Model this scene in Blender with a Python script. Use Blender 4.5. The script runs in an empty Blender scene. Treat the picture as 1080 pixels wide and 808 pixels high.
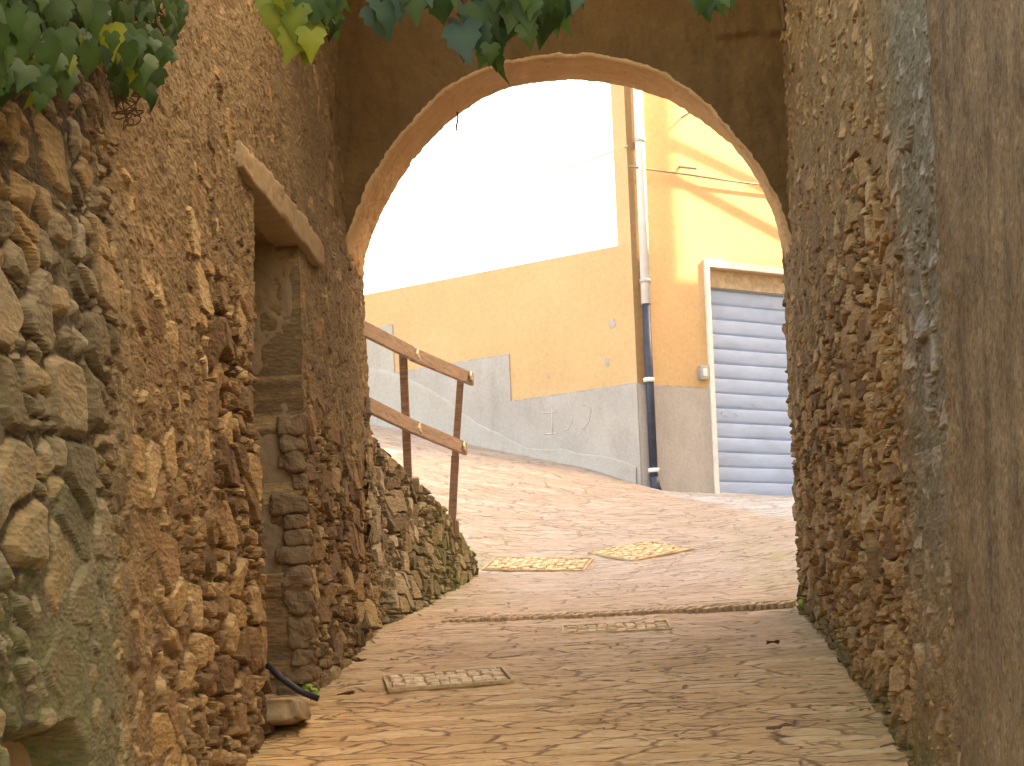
import bpy, bmesh, math, random
import numpy as np
from mathutils import Vector, Matrix

S = bpy.context.scene
COL = S.collection
R = math.radians

# ------------------------------------------------------------------ camera, sky, sun, exposure
FPX = 2000.0                      # focal length in pixels of the 1080 px wide photograph
PX0, PY0 = 674.0, 720.0           # where the level line of sight along the lane meets the picture
ROLL = R(2.6)
cam = bpy.data.cameras.new('camera'); camo = bpy.data.objects.new('camera', cam); COL.objects.link(camo)
cam.sensor_fit = 'HORIZONTAL'; cam.sensor_width = 36.0; cam.lens = 36.0 * FPX / 1080.0
cam.shift_x = (540 - PX0) / 1080.0
cam.shift_y = (PY0 - 404) / 1080.0
cam.clip_start = 0.1; cam.clip_end = 3000
camo.matrix_world = Matrix.Rotation(R(90), 4, 'X') @ Matrix.Rotation(-ROLL, 4, 'Z')
S.camera = camo

ALPHA, ELEV = R(20), R(38)
FD = Vector((.824, .566, 0)).normalized()          # along the garage front
FN = Vector((FD.y, -FD.x, 0))                       # out of the garage front
SH = FD * math.cos(ALPHA) + FN * math.sin(ALPHA)
SUN = Vector((SH.x * math.cos(ELEV), SH.y * math.cos(ELEV), math.sin(ELEV)))   # towards the sun
sl = bpy.data.lights.new('sun', 'SUN'); slo = bpy.data.objects.new('sun', sl); COL.objects.link(slo)
sl.energy = 2.5; sl.angle = R(0.53); sl.color = (1.0, .90, .74)
slo.rotation_euler = SUN.to_track_quat('Z', 'Y').to_euler(); slo.location = (20, 0, 30)

W = bpy.data.worlds.new('World'); S.world = W; W.use_nodes = True
wn = W.node_tree.nodes; wl = W.node_tree.links
sky = wn.new('ShaderNodeTexSky'); sky.sky_type = 'NISHITA'; sky.sun_disc = False
sky.sun_elevation = ELEV; sky.sun_rotation = math.atan2(SUN.x, SUN.y)
sky.dust_density = 4.0; sky.air_density = 1.0; sky.ozone_density = 0.6
wl.new(sky.outputs[0], wn['Background'].inputs[0]); wn['Background'].inputs[1].default_value = 0.12

S.view_settings.view_transform = 'Standard'; S.view_settings.look = 'None'; S.view_settings.gamma = 1
S.view_settings.use_curve_mapping = False
S.view_settings.exposure = 3.45
S.view_settings.use_white_balance = True
S.view_settings.white_balance_temperature = 10600
S.view_settings.white_balance_tint = 11
S.render.engine = 'CYCLES'
S.cycles.use_denoising = True
S.cycles.max_bounces = 10; S.cycles.diffuse_bounces = 6
S.cycles.sample_clamp_indirect = 8

# ------------------------------------------------------------------ maths helpers
cr, sr = math.cos(ROLL), math.sin(ROLL)
def ray(px, py):
    dx, dy = px - PX0, PY0 - py
    return (dx * cr + dy * sr) / FPX, (-dx * sr + dy * cr) / FPX
def at(px, py, Y):
    a, b = ray(px, py); return Vector((a * Y, Y, b * Y))
def on_plane(px, py, p0, n):
    a, b = ray(px, py); d = Vector((a, 1, b)); return d * (p0.dot(n) / d.dot(n))

def _h(ix, iy, s):
    n = (ix.astype(np.int64) * 374761393 + iy.astype(np.int64) * 668265263 + s * 1274126177) & 0xFFFFFFFF
    n = ((n ^ (n >> 13)) * 1274126177) & 0xFFFFFFFF
    n = ((n ^ (n >> 16)) * 2246822519) & 0xFFFFFFFF
    return ((n ^ (n >> 15)) & 0xFFFFFF) / float(0xFFFFFF)
def vnoise(x, y, s=0):
    ix = np.floor(x); iy = np.floor(y); fx = x - ix; fy = y - iy
    fx = fx * fx * (3 - 2 * fx); fy = fy * fy * (3 - 2 * fy)
    a = _h(ix, iy, s); b = _h(ix + 1, iy, s); c = _h(ix, iy + 1, s); d = _h(ix + 1, iy + 1, s)
    return (a + (b - a) * fx) * (1 - fy) + (c + (d - c) * fx) * fy
def fbm(x, y, s=0, o=4):
    r = 0; a = .5; t = 0
    for k in range(o):
        r = r + a * vnoise(x * 2 ** k + 17.3 * k, y * 2 ** k - 9.1 * k, s + k); t += a; a *= .5
    return r / t - .5
def sst(a, b, x):
    t = np.clip((x - a) / (b - a), 0, 1); return t * t * (3 - 2 * t)
def voro(x, y, cw, ch, s, jit=.75, p=3.2):
    gx = x / cw; gy = y / ch; iy0 = np.floor(gy)
    F1 = np.full(gx.shape, 9.); F2 = np.full(gx.shape, 9.)
    idv = np.zeros(gx.shape); ax = np.zeros(gx.shape); ay = np.zeros(gx.shape); id2 = np.zeros(gx.shape)
    for dy in (-1, 0, 1):
        r = iy0 + dy; sh = _h(r, r * 0, s + 5)
        ix0 = np.floor(gx + sh)
        for dx in (-1, 0, 1):
            c = ix0 + dx
            cx = c + .5 + (_h(c, r, s + 1) - .5) * jit - sh
            cy = r + .5 + (_h(c, r, s + 2) - .5) * jit
            u = gx - cx; v = gy - cy
            d = (np.abs(u) ** p + np.abs(v) ** p) ** (1 / p)
            cl = d < F1
            F2 = np.where(cl, F1, np.minimum(F2, d))
            idv = np.where(cl, _h(c, r, s + 3), idv); id2 = np.where(cl, _h(c, r, s + 4), id2)
            ax = np.where(cl, u, ax); ay = np.where(cl, v, ay); F1 = np.where(cl, d, F1)
    return (F2 - F1) * min(cw, ch) * .6, idv, id2, ax, ay

def rubble(U, V, cw, ch, s, mort, depth=.035, warp=.05, tilt=.02, bev=.022, small=.45):
    """height (m), tone 0..1, mortar 0..1 of a rubble surface"""
    u = U + warp * 2 * fbm(U * 3.1, V * 3.1, s + 20, 3) + warp * .2 * fbm(U * 14, V * 14, s + 24, 2)
    v = V + warp * 1.3 * fbm(U * 2.7 + 40, V * 2.7, s + 30, 3) + warp * .2 * fbm(U * 13 + 9, V * 15, s + 34, 3)
    e1, i1, j1, a1, b1 = voro(u, v, cw, ch, s, .8, 4.5)
    e2, i2, j2, a2, b2 = voro(u + .37, v + .19, cw * .5, ch * .48, s + 50, .8, 4.5)
    sm = j1 < small
    e = np.where(sm, np.minimum(e2, e1 + .003), e1); i = np.where(sm, i2, i1); j = np.where(sm, j2, (j1 - small) / (1 - small))
    a = np.where(sm, a2, a1); b = np.where(sm, b2, b1)
    ww = bev * (.5 + 1.1 * ((i * 31.7) % 1))
    pr = np.clip(e / ww, 0, 1) ** .8
    lay = fbm(U * 3 + i * 9, V * 34 + i * 50 + 4 * fbm(U * 2, V * 2, s + 61, 2), s + 60, 3)
    h = pr * (depth * .6 + depth * .45 * j) + pr * tilt * ((i * 7.3 % 1 - .5) * 2.4 * a + (i * 13.7 % 1 - .5) * 2.4 * b)
    h = h + pr * ((.004 * np.round(lay * 6) / 6 + .003 * lay) + .006 * fbm(U * 12 + i * 5, V * 20, s + 66, 4) + .004 * fbm(U * 50, V * 80, s + 64, 2))
    mh = depth * 1.1 * mort + .020 * fbm(U * 6, V * 6, s + 70, 4) + .020 * fbm(U * 19, V * 24, s + 73, 3) + .006 * fbm(U * 55, V * 60, s + 75, 2)
    h = h - .045 * (1 - pr); mh = mh - .050 * (1 - sst(.0, .45, mort))
    m = sst(-.004, .006, mh - h)
    return np.maximum(h, mh), i, m, pr

# ------------------------------------------------------------------ object helpers
def tag(o, label=None, cat=None, group=None, kind=None):
    if label: o['label'] = label
    if cat: o['category'] = cat
    if group: o['group'] = group
    if kind: o['kind'] = kind
    return o
def thing(name, loc, label, cat, group=None, rz=0):
    o = bpy.data.objects.new(name, None); COL.objects.link(o); o.location = loc; o.rotation_euler[2] = rz
    o.empty_display_size = .1
    return tag(o, label, cat, group)
def link(name, me, mat, parent=None):
    o = bpy.data.objects.new(name, me); COL.objects.link(o)
    if mat: me.materials.append(mat)
    if parent:
        o.parent = parent
        o.matrix_parent_inverse = Matrix.LocRotScale(parent.location, parent.rotation_euler, (1, 1, 1)).inverted() if parent.parent is None else Matrix.Identity(4)
    return o
def grid_mesh(name, P, attrs=None, mask=None, smooth=True):
    ny, nx = P.shape[:2]
    idx = np.arange(ny * nx).reshape(ny, nx)
    q = np.stack([idx[:-1, :-1], idx[:-1, 1:], idx[1:, 1:], idx[1:, :-1]], -1).reshape(-1, 4)
    if mask is not None: q = q[mask.reshape(-1)]
    me = bpy.data.meshes.new(name)
    me.vertices.add(ny * nx); me.vertices.foreach_set('co', P.reshape(-1).astype(np.float32))
    me.loops.add(q.size); me.loops.foreach_set('vertex_index', q.reshape(-1).astype(np.int32))
    me.polygons.add(len(q)); me.polygons.foreach_set('loop_start', np.arange(0, q.size, 4, dtype=np.int32))
    try: me.polygons.foreach_set('loop_total', np.full(len(q), 4, dtype=np.int32))
    except Exception: pass
    me.polygons.foreach_set('use_smooth', np.full(len(q), smooth))
    me.update(calc_edges=True)
    for k, a in (attrs or {}).items():
        at_ = me.attributes.new(k, 'FLOAT', 'POINT'); at_.data.foreach_set('value', np.asarray(a, dtype=np.float32).reshape(-1))
    return me
class MB:
    def __init__(s): s.bm = bmesh.new()
    def box(s, c, size, rot=None, bev=0):
        m = Matrix.Translation(Vector(c)) @ (rot.to_4x4() if rot else Matrix.Identity(4)) @ Matrix.Diagonal((*size, 1))
        r = bmesh.ops.create_cube(s.bm, size=1, matrix=m)
        if bev:
            es = list({e for v in r['verts'] for e in v.link_edges})
            bmesh.ops.bevel(s.bm, geom=es, offset=bev, segments=2, affect='EDGES', profile=.6)
        return s
    def bar(s, p, q, w, t, up=Vector((0, 0, 1)), bev=0):
        p = Vector(p); q = Vector(q); d = (q - p); L = d.length; d.normalize()
        side = d.cross(up).normalized(); u = side.cross(d)
        rot = Matrix((side, d, u)).transposed()
        return s.box((p + q) / 2, (w, L, t), rot, bev)
    def tube(s, pts, rad, n=8, cap=True):
        pts = [Vector(p) for p in pts]; rings = []
        rads = rad if isinstance(rad, (list, tuple)) else [rad] * len(pts)
        ref = Vector((.31, .17, .93))
        for i, p in enumerate(pts):
            d = (pts[min(i + 1, len(pts) - 1)] - pts[max(i - 1, 0)]).normalized()
            a = d.cross(ref).normalized(); b = d.cross(a)
            rings.append([s.bm.verts.new(p + (a * math.cos(2 * math.pi * k / n) + b * math.sin(2 * math.pi * k / n)) * rads[i]) for k in range(n)])
        for r0, r1 in zip(rings, rings[1:]):
            for k in range(n):
                f = s.bm.faces.new((r0[k], r0[(k + 1) % n], r1[(k + 1) % n], r1[k])); f.smooth = True
        if cap:
            s.bm.faces.new(rings[0][::-1]); s.bm.faces.new(rings[-1])
        return s
    def prism(s, poly, off):
        off = Vector(off); a = [s.bm.verts.new(Vector(p)) for p in poly]; b = [s.bm.verts.new(Vector(p) + off) for p in poly]
        n = len(a); s.bm.faces.new(a[::-1]); s.bm.faces.new(b)
        for k in range(n): s.bm.faces.new((a[k], a[(k + 1) % n], b[(k + 1) % n], b[k]))
        return s
    def build(s, name, mat, parent=None):
        bmesh.ops.recalc_face_normals(s.bm, faces=s.bm.faces)
        me = bpy.data.meshes.new(name); s.bm.to_mesh(me); s.bm.free()
        return link(name, me, mat, parent)

# ------------------------------------------------------------------ materials
class NT:
    def __init__(s, name, rough=.9):
        s.m = bpy.data.materials.new(name); s.m.use_nodes = True
        s.n = s.m.node_tree.nodes; s.l = s.m.node_tree.links; s.b = s.n['Principled BSDF']
        s.b.inputs['Roughness'].default_value = rough
        s.b.inputs['Specular IOR Level'].default_value = .25
        s.co = s.n.new('ShaderNodeTexCoord').outputs['Object']
    def lk(s, a, b): s.l.new(a, b)
    def attr(s, k): n = s.n.new('ShaderNodeAttribute'); n.attribute_name = k; return n.outputs['Fac']
    def noise(s, scale, detail=5, rough=.6, stretch=None):
        n = s.n.new('ShaderNodeTexNoise'); n.inputs['Scale'].default_value = scale
        n.inputs['Detail'].default_value = detail; n.inputs['Roughness'].default_value = rough
        v = s.co
        if stretch:
            mp = s.n.new('ShaderNodeMapping'); mp.inputs['Scale'].default_value = stretch; s.lk(s.co, mp.inputs[0]); v = mp.outputs[0]
        s.lk(v, n.inputs['Vector']); return n.outputs['Fac']
    def ramp(s, f, stops, interp='LINEAR'):
        n = s.n.new('ShaderNodeValToRGB'); e = n.color_ramp.elements; n.color_ramp.interpolation = interp
        while len(e) < len(stops): e.new(.5)
        for k, (p, c) in enumerate(stops): e[k].position = p; e[k].color = (*c, 1) if len(c) == 3 else c
        s.lk(f, n.inputs[0]); return n.outputs[0]
    def g(s, f, a, b): return s.ramp(f, [(a, (0, 0, 0)), (b, (1, 1, 1))])
    def math(s, op, a, b=0.):
        n = s.n.new('ShaderNodeMath'); n.operation = op
        for k, v in enumerate((a, b)):
            if isinstance(v, (int, float)): n.inputs[k].default_value = v
            else: s.lk(v, n.inputs[k])
        return n.outputs[0]
    def mix(s, f, a, b, mode='MIX'):
        n = s.n.new('ShaderNodeMix'); n.data_type = 'RGBA'; n.blend_type = mode
        for k, v in ((0, f), (6, a), (7, b)):
            if isinstance(v, (int, float)): n.inputs[k].default_value = v
            elif isinstance(v, tuple): n.inputs[k].default_value = (*v, 1)
            else: s.lk(v, n.inputs[k])
        return n.outputs[2]
    def bump(s, f, dist, strength=1., prev=None):
        n = s.n.new('ShaderNodeBump'); n.inputs['Distance'].default_value = dist; n.inputs['Strength'].default_value = strength
        s.lk(f, n.inputs['Height'])
        if prev: s.lk(prev, n.inputs['Normal'])
        return n.outputs[0]
    def done(s, col, nrm=None):
        if isinstance(col, tuple): s.b.inputs['Base Color'].default_value = (*col, 1)
        else: s.lk(col, s.b.inputs['Base Color'])
        if nrm: s.lk(nrm, s.b.inputs['Normal'])
        return s.m

def stone_mat(name, stops, mortar_a, mortar_b, stops2=None, moss=(.10, .12, .045), grain=(1, 1, 1)):
    t = NT(name, .88)
    f = t.math('ADD', t.attr('tone'), t.math('MULTIPLY', t.math('SUBTRACT', t.noise(7, 4), .5), .5))
    c = t.ramp(f, stops)
    if stops2: c = t.mix(t.attr('zone'), c, t.ramp(f, stops2))
    streak = t.noise(5, 5, .65, (3, 1, 14))
    c = t.mix(.75, c, t.ramp(streak, [(.25, (.5, .46, .42)), (.5, (.97, .96, .95)), (.75, (1.5, 1.44, 1.36))]), 'MULTIPLY')
    mc = t.mix(t.g(t.noise(3.5, 6), .35, .65), mortar_a, mortar_b)
    if stops2: mc = t.mix(t.math('MULTIPLY', t.attr('zone'), .8), mc, (.15, .14, .095))
    mc = t.mix(.6, mc, t.ramp(t.noise(38, 4, .7), [(.3, (.6, .58, .55)), (.7, (1.3, 1.28, 1.25))]), 'MULTIPLY')
    mc = t.mix(t.attr('fill'), (mortar_a[0] * .22, mortar_a[1] * .20, mortar_a[2] * .20), mc)  # low-mortar joints coloured dark: earth fill plus painted shade between stones
    c = t.mix(t.attr('mortar'), c, mc)
    fm = t.math('MULTIPLY', t.attr('moss'), t.g(t.noise(9, 6, .7), .38, .6))
    c = t.mix(fm, c, moss)
    vo = t.n.new('ShaderNodeTexVoronoi'); vo.inputs['Scale'].default_value = 30; vo.inputs['Randomness'].default_value = 1
    wm = t.n.new('ShaderNodeMapping'); wm.inputs['Scale'].default_value = (1, 1, 2.2); t.lk(t.co, wm.inputs[0]); t.lk(wm.outputs[0], vo.inputs['Vector'])
    c = t.mix(.28, c, t.ramp(t.math('FRACT', t.math('MULTIPLY', vo.outputs['Color'], 3.7)), [(0, (.55, .52, .5)), (1, (1.45, 1.42, 1.38))]), 'MULTIPLY')
    n = t.bump(vo.outputs['Distance'], .010, .5)
    n = t.bump(t.noise(60, 6, .7, grain), .006, .9, n)
    n = t.bump(t.noise(220, 3, .6), .002, .7, n)
    return t.done(c, n)

BROWN = [(0, (.105, .060, .028)), (.22, (.18, .106, .05)), (.42, (.26, .158, .074)), (.58, (.18, .112, .058)), (.75, (.34, .215, .095)), (1, (.40, .285, .15))]
GREENISH = [(0, (.085, .07, .042)), (.3, (.16, .13, .078)), (.55, (.20, .168, .11)), (.75, (.26, .18, .09)), (1, (.22, .19, .13))]
M_left = stone_mat('left_stone', BROWN, (.165, .110, .055), (.225, .155, .080), GREENISH)
M_right = stone_mat('right_stone', [(0, (.15, .088, .042)), (.25, (.235, .14, .066)), (.5, (.32, .195, .088)), (.75, (.39, .24, .105)), (1, (.42, .29, .155))],
                    (.18, .11, .047), (.25, .16, .072), [(0, (.17, .14, .105)), (.5, (.25, .215, .17)), (1, (.33, .29, .24))])
M_stub = stone_mat('ramp_stone', [(0, (.11, .075, .045)), (.3, (.20, .145, .088)), (.55, (.27, .20, .125)), (.8, (.35, .265, .17)), (1, (.44, .36, .26))],
                   (.24, .18, .12), (.30, .235, .155), moss=(.13, .15, .05))

t = NT('paving_stone', .75)
def crackle(scale, seed, warp=.35):
    nz = t.n.new('ShaderNodeTexNoise'); nz.inputs['Scale'].default_value = 2.2; nz.inputs['Detail'].default_value = 6; nz.inputs['Roughness'].default_value = .62; t.lk(t.co, nz.inputs['Vector'])
    mp = t.n.new('ShaderNodeMapping'); mp.inputs['Scale'].default_value = scale; mp.inputs['Location'].default_value = (seed, seed * .7, 0); t.lk(t.co, mp.inputs[0])
    ad = t.n.new('ShaderNodeVectorMath'); ad.operation = 'MULTIPLY_ADD'; t.lk(nz.outputs['Color'], ad.inputs[0]); ad.inputs[1].default_value = (warp * scale[0] * .6, warp * scale[1] * .5, 0); t.lk(mp.outputs[0], ad.inputs[2])
    out = []
    for ft_ in ('DISTANCE_TO_EDGE', 'F1'):
        vo = t.n.new('ShaderNodeTexVoronoi'); vo.voronoi_dimensions = '2D'; vo.feature = ft_; vo.inputs['Scale'].default_value = 1; t.lk(ad.outputs[0], vo.inputs['Vector'])
        out.append(vo.outputs['Distance'] if ft_ != 'F1' else vo.outputs['Color'])
    return out
ea, ca_ = crackle((2.9, 8.0, 0), 3.1, .14); eb, cb_ = crackle((6.5, 19, 0), 11.7, .12)
la = t.math('MULTIPLY', t.math('SUBTRACT', 1., t.g(ea, .010, .055)), t.g(t.noise(2.4, 5, .65), .36, .50))
lb = t.math('MULTIPLY', t.math('SUBTRACT', 1., t.g(eb, .004, .06)), t.g(t.noise(2.6, 4, .6), .52, .60))
crk = t.math('MAXIMUM', la, lb)
f = t.math('ADD', t.math('ADD', t.math('MULTIPLY', t.attr('tone'), .4), t.math('MULTIPLY', t.math('FRACT', t.math('MULTIPLY', ca_, 5.3)), .55)), t.math('MULTIPLY', t.math('SUBTRACT', t.noise(3, 5), .5), .45))
c1 = t.ramp(f, [(0, (.47, .265, .11)), (.35, (.62, .36, .16)), (.6, (.68, .41, .19)), (.85, (.72, .47, .24)), (1, (.65, .43, .24))])
c2 = t.ramp(f, [(0, (.38, .28, .215)), (.4, (.44, .335, .265)), (.7, (.46, .365, .30)), (1, (.50, .425, .365))])
c3 = t.ramp(f, [(0, (.38, .36, .345)), (.5, (.47, .45, .44)), (1, (.56, .545, .54))])
c = t.mix(t.attr('zone'), c1, c2); c = t.mix(t.attr('apron'), c, c3)  # near stones warmer: golden bounced light painted into the colour, fading up the lane
c = t.mix(.8, c, t.ramp(t.noise(16, 7, .72, (1, 1.8, 1)), [(.30, (.74, .71, .67)), (.5, (1, 1, 1)), (.70, (1.22, 1.2, 1.17))]), 'MULTIPLY')
dk = t.mix(t.attr('zone'), (.15, .075, .03), (.33, .23, .175))
c = t.mix(t.math('MULTIPLY', t.attr('mortar'), .25), c, dk)
c = t.mix(t.math('MULTIPLY', crk, .68), c, dk)
c = t.mix(t.math('MULTIPLY', t.attr('moss'), t.g(t.noise(7, 5, .7), .42, .62)), c, (.30, .27, .11))
nb_ = t.bump(t.math('ADD', t.math('SUBTRACT', 1., crk), t.math('MULTIPLY', t.math('FRACT', t.math('MULTIPLY', ca_, 9.1)), .5)), .012, 1.)
M_pave = t.done(c, t.bump(t.noise(130, 3), .002, .7, t.bump(t.noise(26, 6, .7, (1, 2.0, 1)), .008, .8, nb_)))

def plaster(name, a, b, stain, bump=.004, sc=1., stain_amt=.5, speck=None, run=.35, grit=0.):
    t = NT(name, .9)
    c = t.mix(t.g(t.noise(1.3 * sc, 7, .6), .35, .68), a, b)
    c = t.mix(t.math('MULTIPLY', t.g(t.noise(2.6 * sc, 8, .68, (1, 1, run)), .5, .74), stain_amt), c, stain)
    c = t.mix(.5, c, t.ramp(t.noise(24 * sc, 5, .7), [(.3, (.80, .78, .76)), (.7, (1.16, 1.15, 1.14))]), 'MULTIPLY')
    if grit: c = t.mix(grit, c, t.ramp(t.noise(70, 6, .78, (1, 1, .7)), [(.32, (.35, .32, .3)), (.5, (1, 1, 1)), (.68, (1.7, 1.65, 1.55))]), 'MULTIPLY')
    if speck: c = t.mix(t.math('MULTIPLY', t.g(t.noise(14, 3, .5), .66, .70), .7), c, speck)
    return t.done(c, t.bump(t.noise(180, 3), .0015, .6, t.bump(t.noise(16 * sc, 7, .65), bump, .8)))
M_yellow = plaster('ochre_plaster', (.60, .40, .215), (.64, .435, .245), (.53, .35, .195), .002, 1, .45)
M_grey = plaster('grey_render', (.40, .375, .355), (.47, .445, .425), (.33, .30, .27), .006, 1.4, .7)
M_palegrey = plaster('patched_render', (.43, .40, .365), (.475, .45, .42), (.36, .32, .27), .006, 1.2, .5)
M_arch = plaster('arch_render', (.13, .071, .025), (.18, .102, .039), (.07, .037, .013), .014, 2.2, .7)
M_soffit = plaster('soffit_render_bounce', (.54, .33, .165), (.60, .39, .21), (.40, .235, .11), .014, 2.6, .5)  # bounced light on the soffit painted in as lighter, more orange plaster
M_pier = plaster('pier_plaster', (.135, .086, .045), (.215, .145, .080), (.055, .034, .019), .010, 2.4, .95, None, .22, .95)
M_niche = plaster('niche_render', (.24, .165, .095), (.30, .215, .13), (.15, .10, .055), .006, 2, .5)
M_quoin = plaster('quoin_stone', (.19, .125, .068), (.26, .175, .10), (.12, .078, .042), .016, 3, .6)
M_lintel = plaster('lintel_stone', (.29, .20, .11), (.38, .275, .16), (.30, .21, .12), .008, 2.5, .5)
M_concrete = plaster('concrete', (.46, .40, .33), (.56, .49, .41), (.34, .28, .20), .006, 2, .5)

def plain(name, col, rough=.6, metal=0., var=.18, scale=12, stretch=None, bump=0.):
    t = NT(name, rough); t.b.inputs['Metallic'].default_value = metal
    f = t.noise(scale, 6, .65, stretch)
    c = t.mix(1., col, t.ramp(f, [(.25, (1 - 2 * var,) * 3), (.75, (1 + 2 * var,) * 3)]), 'MULTIPLY')
    return t.done(c, t.bump(f, bump, .8) if bump else None)
M_wood = plain('weathered_wood', (.21, .105, .06), .7, 0, .25, 9, (1, 1, 8), .003)
M_rail = plain('rail_wood', (.33, .225, .16), .7, 0, .22, 7, (1, 1, 10), .003)
M_strap = plain('strap', (.62, .52, .34), .6)
M_white = plain('white_paint', (.78, .77, .75), .55, 0, .06)
M_pipew = plain('white_pipe', (.74, .76, .80), .4, 0, .05)
M_piped = plain('dark_pipe', (.045, .055, .085), .4, 0, .15)
M_shut = plain('shutter_paint', (.42, .55, .76), .5, 0, .07, 3, (1, 1, 3))
M_boxp = plain('box_panel', (.56, .44, .30), .7)
M_lead = plain('meter_grey', (.42, .41, .40), .5)
M_steel = plain('cover_steel', (.50, .36, .20), .7, 0, .2, 20)
M_cobble = plain('cover_stone', (.68, .49, .30), .8, 0, .22, 18, None, .004)
M_groove = plain('drain_stone', (.48, .34, .21), .8, 0, .3, 18, None, .004)
M_cable = plain('cable', (.30, .23, .16), .7)
M_skycable = plain('cable_pale', (.55, .50, .44), .7)  # sky glare painted in: pale colour keeps the wire faint
M_hose = plain('black_hose', (.02, .02, .022), .45)
M_stem = plain('vine_stem', (.13, .075, .04), .9, 0, .25, 30)
M_dead = plain('dead_leaf', (.13, .07, .035), .8)
M_paleleaf = plain('pale_leaf', (.42, .30, .14), .8)
M_chalk = plain('chalk', (.58, .55, .52), .9)
M_chip = plain('chipped_plaster', (.42, .37, .33), .9)
M_roof = plain('roof_tile', (.32, .15, .08), .8)
M_ground = plain('ground', (.20, .15, .10), .95, 0, .2, .5)

def leafmat(name, a, b, tr):
    t = NT(name, .55); t.b.inputs['Specular IOR Level'].default_value = .22
    c = t.mix(t.g(t.noise(6, 3), .35, .65), a, b)
    c = t.mix(t.attr('tone'), c, (b[0] * 1.5, b[1] * 1.35, b[2] * 1.1))
    tn = t.n.new('ShaderNodeBsdfTranslucent'); t.lk(t.mix(.5, c, tr), tn.inputs[0])
    mx = t.n.new('ShaderNodeMixShader'); mx.inputs[0].default_value = .3
    t.lk(c, t.b.inputs['Base Color']); t.lk(t.b.outputs[0], mx.inputs[1]); t.lk(tn.outputs[0], mx.inputs[2])
    t.lk(mx.outputs[0], t.n['Material Output'].inputs[0]); return t.m
M_ivy = leafmat('ivy_leaf', (.018, .040, .015), (.034, .072, .022), (.10, .20, .03))
M_ivyd = leafmat('ivy_leaf_blue', (.016, .038, .028), (.036, .070, .046), (.06, .14, .05))
M_ivyy = leafmat('ivy_leaf_yellow', (.065, .115, .018), (.15, .18, .025), (.45, .42, .04))
M_weed = leafmat('weed_leaf', (.12, .22, .03), (.2, .32, .05), (.3, .45, .06))

# ------------------------------------------------------------------ the lie of the land
SL, H0 = .165, 1.5
C0 = at(677, 511, 20.0)                                  # foot of the house corner
LD = Vector((-.843, .537, 0)).normalized(); LN = Vector((-LD.y, LD.x, 0)) 
if LN.y > 0: LN = -LN
ctrl = []
for y in (-6, -2, 2, 5, 8, 10, 11.7, 13, 14.8):
    for x in (-6, -1.6, .98, 6):
        if y > 12 and x < -2: continue
        ctrl.append((x, y, -H0 + SL * y + (0.02 if y > 12 else 0)))
for px, py in ((677, 511), (640, 499), (600, 489), (540, 478), (480, 466), (430, 456), (392, 448)):
    ctrl.append(tuple(on_plane(px, py, C0, LN)))
for px, py in ((690, 515), (757, 520), (832, 522)):
    ctrl.append(tuple(on_plane(px, py, C0, FN)))
p = C0 + FD * 7; ctrl.append((p.x, p.y, C0.z + .1)); p = C0 + LD * 9; ctrl.append((p.x, p.y, C0.z + 2.2))
ctrl += [(4, 15, 1.25), (6, 18, 1.9), (-3.5, 15, 1.55), (0, 30, 3.6), (10, 30, 3.4), (-10, 30, 5)]
ctrl = np.array(ctrl)
def tps(r2): return np.where(r2 > 1e-9, r2 * np.log(r2 + 1e-12), 0)
_d2 = ((ctrl[:, None, :2] - ctrl[None, :, :2]) ** 2).sum(-1)
_n = len(ctrl); _A = np.zeros((_n + 3, _n + 3)); _A[:_n, :_n] = tps(_d2) + np.eye(_n) * .02
_A[:_n, _n] = 1; _A[:_n, _n + 1:] = ctrl[:, :2]; _A[_n, :_n] = 1; _A[_n + 1:, :_n] = ctrl[:, :2].T
_w = np.linalg.solve(_A, np.concatenate([ctrl[:, 2], [0, 0, 0]]))
def gz(X, Y):
    X = np.asarray(X, float); Y = np.asarray(Y, float); r = _w[_n] + _w[_n + 1] * X + _w[_n + 2] * Y
    for k in range(_n): r = r + _w[k] * tps((X - ctrl[k, 0]) ** 2 + (Y - ctrl[k, 1]) ** 2)
    return r
def gpt(x, y, dz=0): return Vector((x, y, float(gz(x, y)) + dz))
def gpx(px, py):                                          # where a line of sight meets the ground
    a, b = ray(px, py); lo, hi = 3., 30.
    for _ in range(50):
        m = (lo + hi) / 2
        if b * m > float(gz(a * m, m)): lo = m
        else: hi = m
    return gpt(a * lo, lo)
def gframe(p):
    e = .05; zx = float(gz(p.x + e, p.y) - gz(p.x - e, p.y)) / (2 * e); zy = float(gz(p.x, p.y + e) - gz(p.x, p.y - e)) / (2 * e)
    return Vector((-zx, -zy, 1)).normalized()

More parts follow.
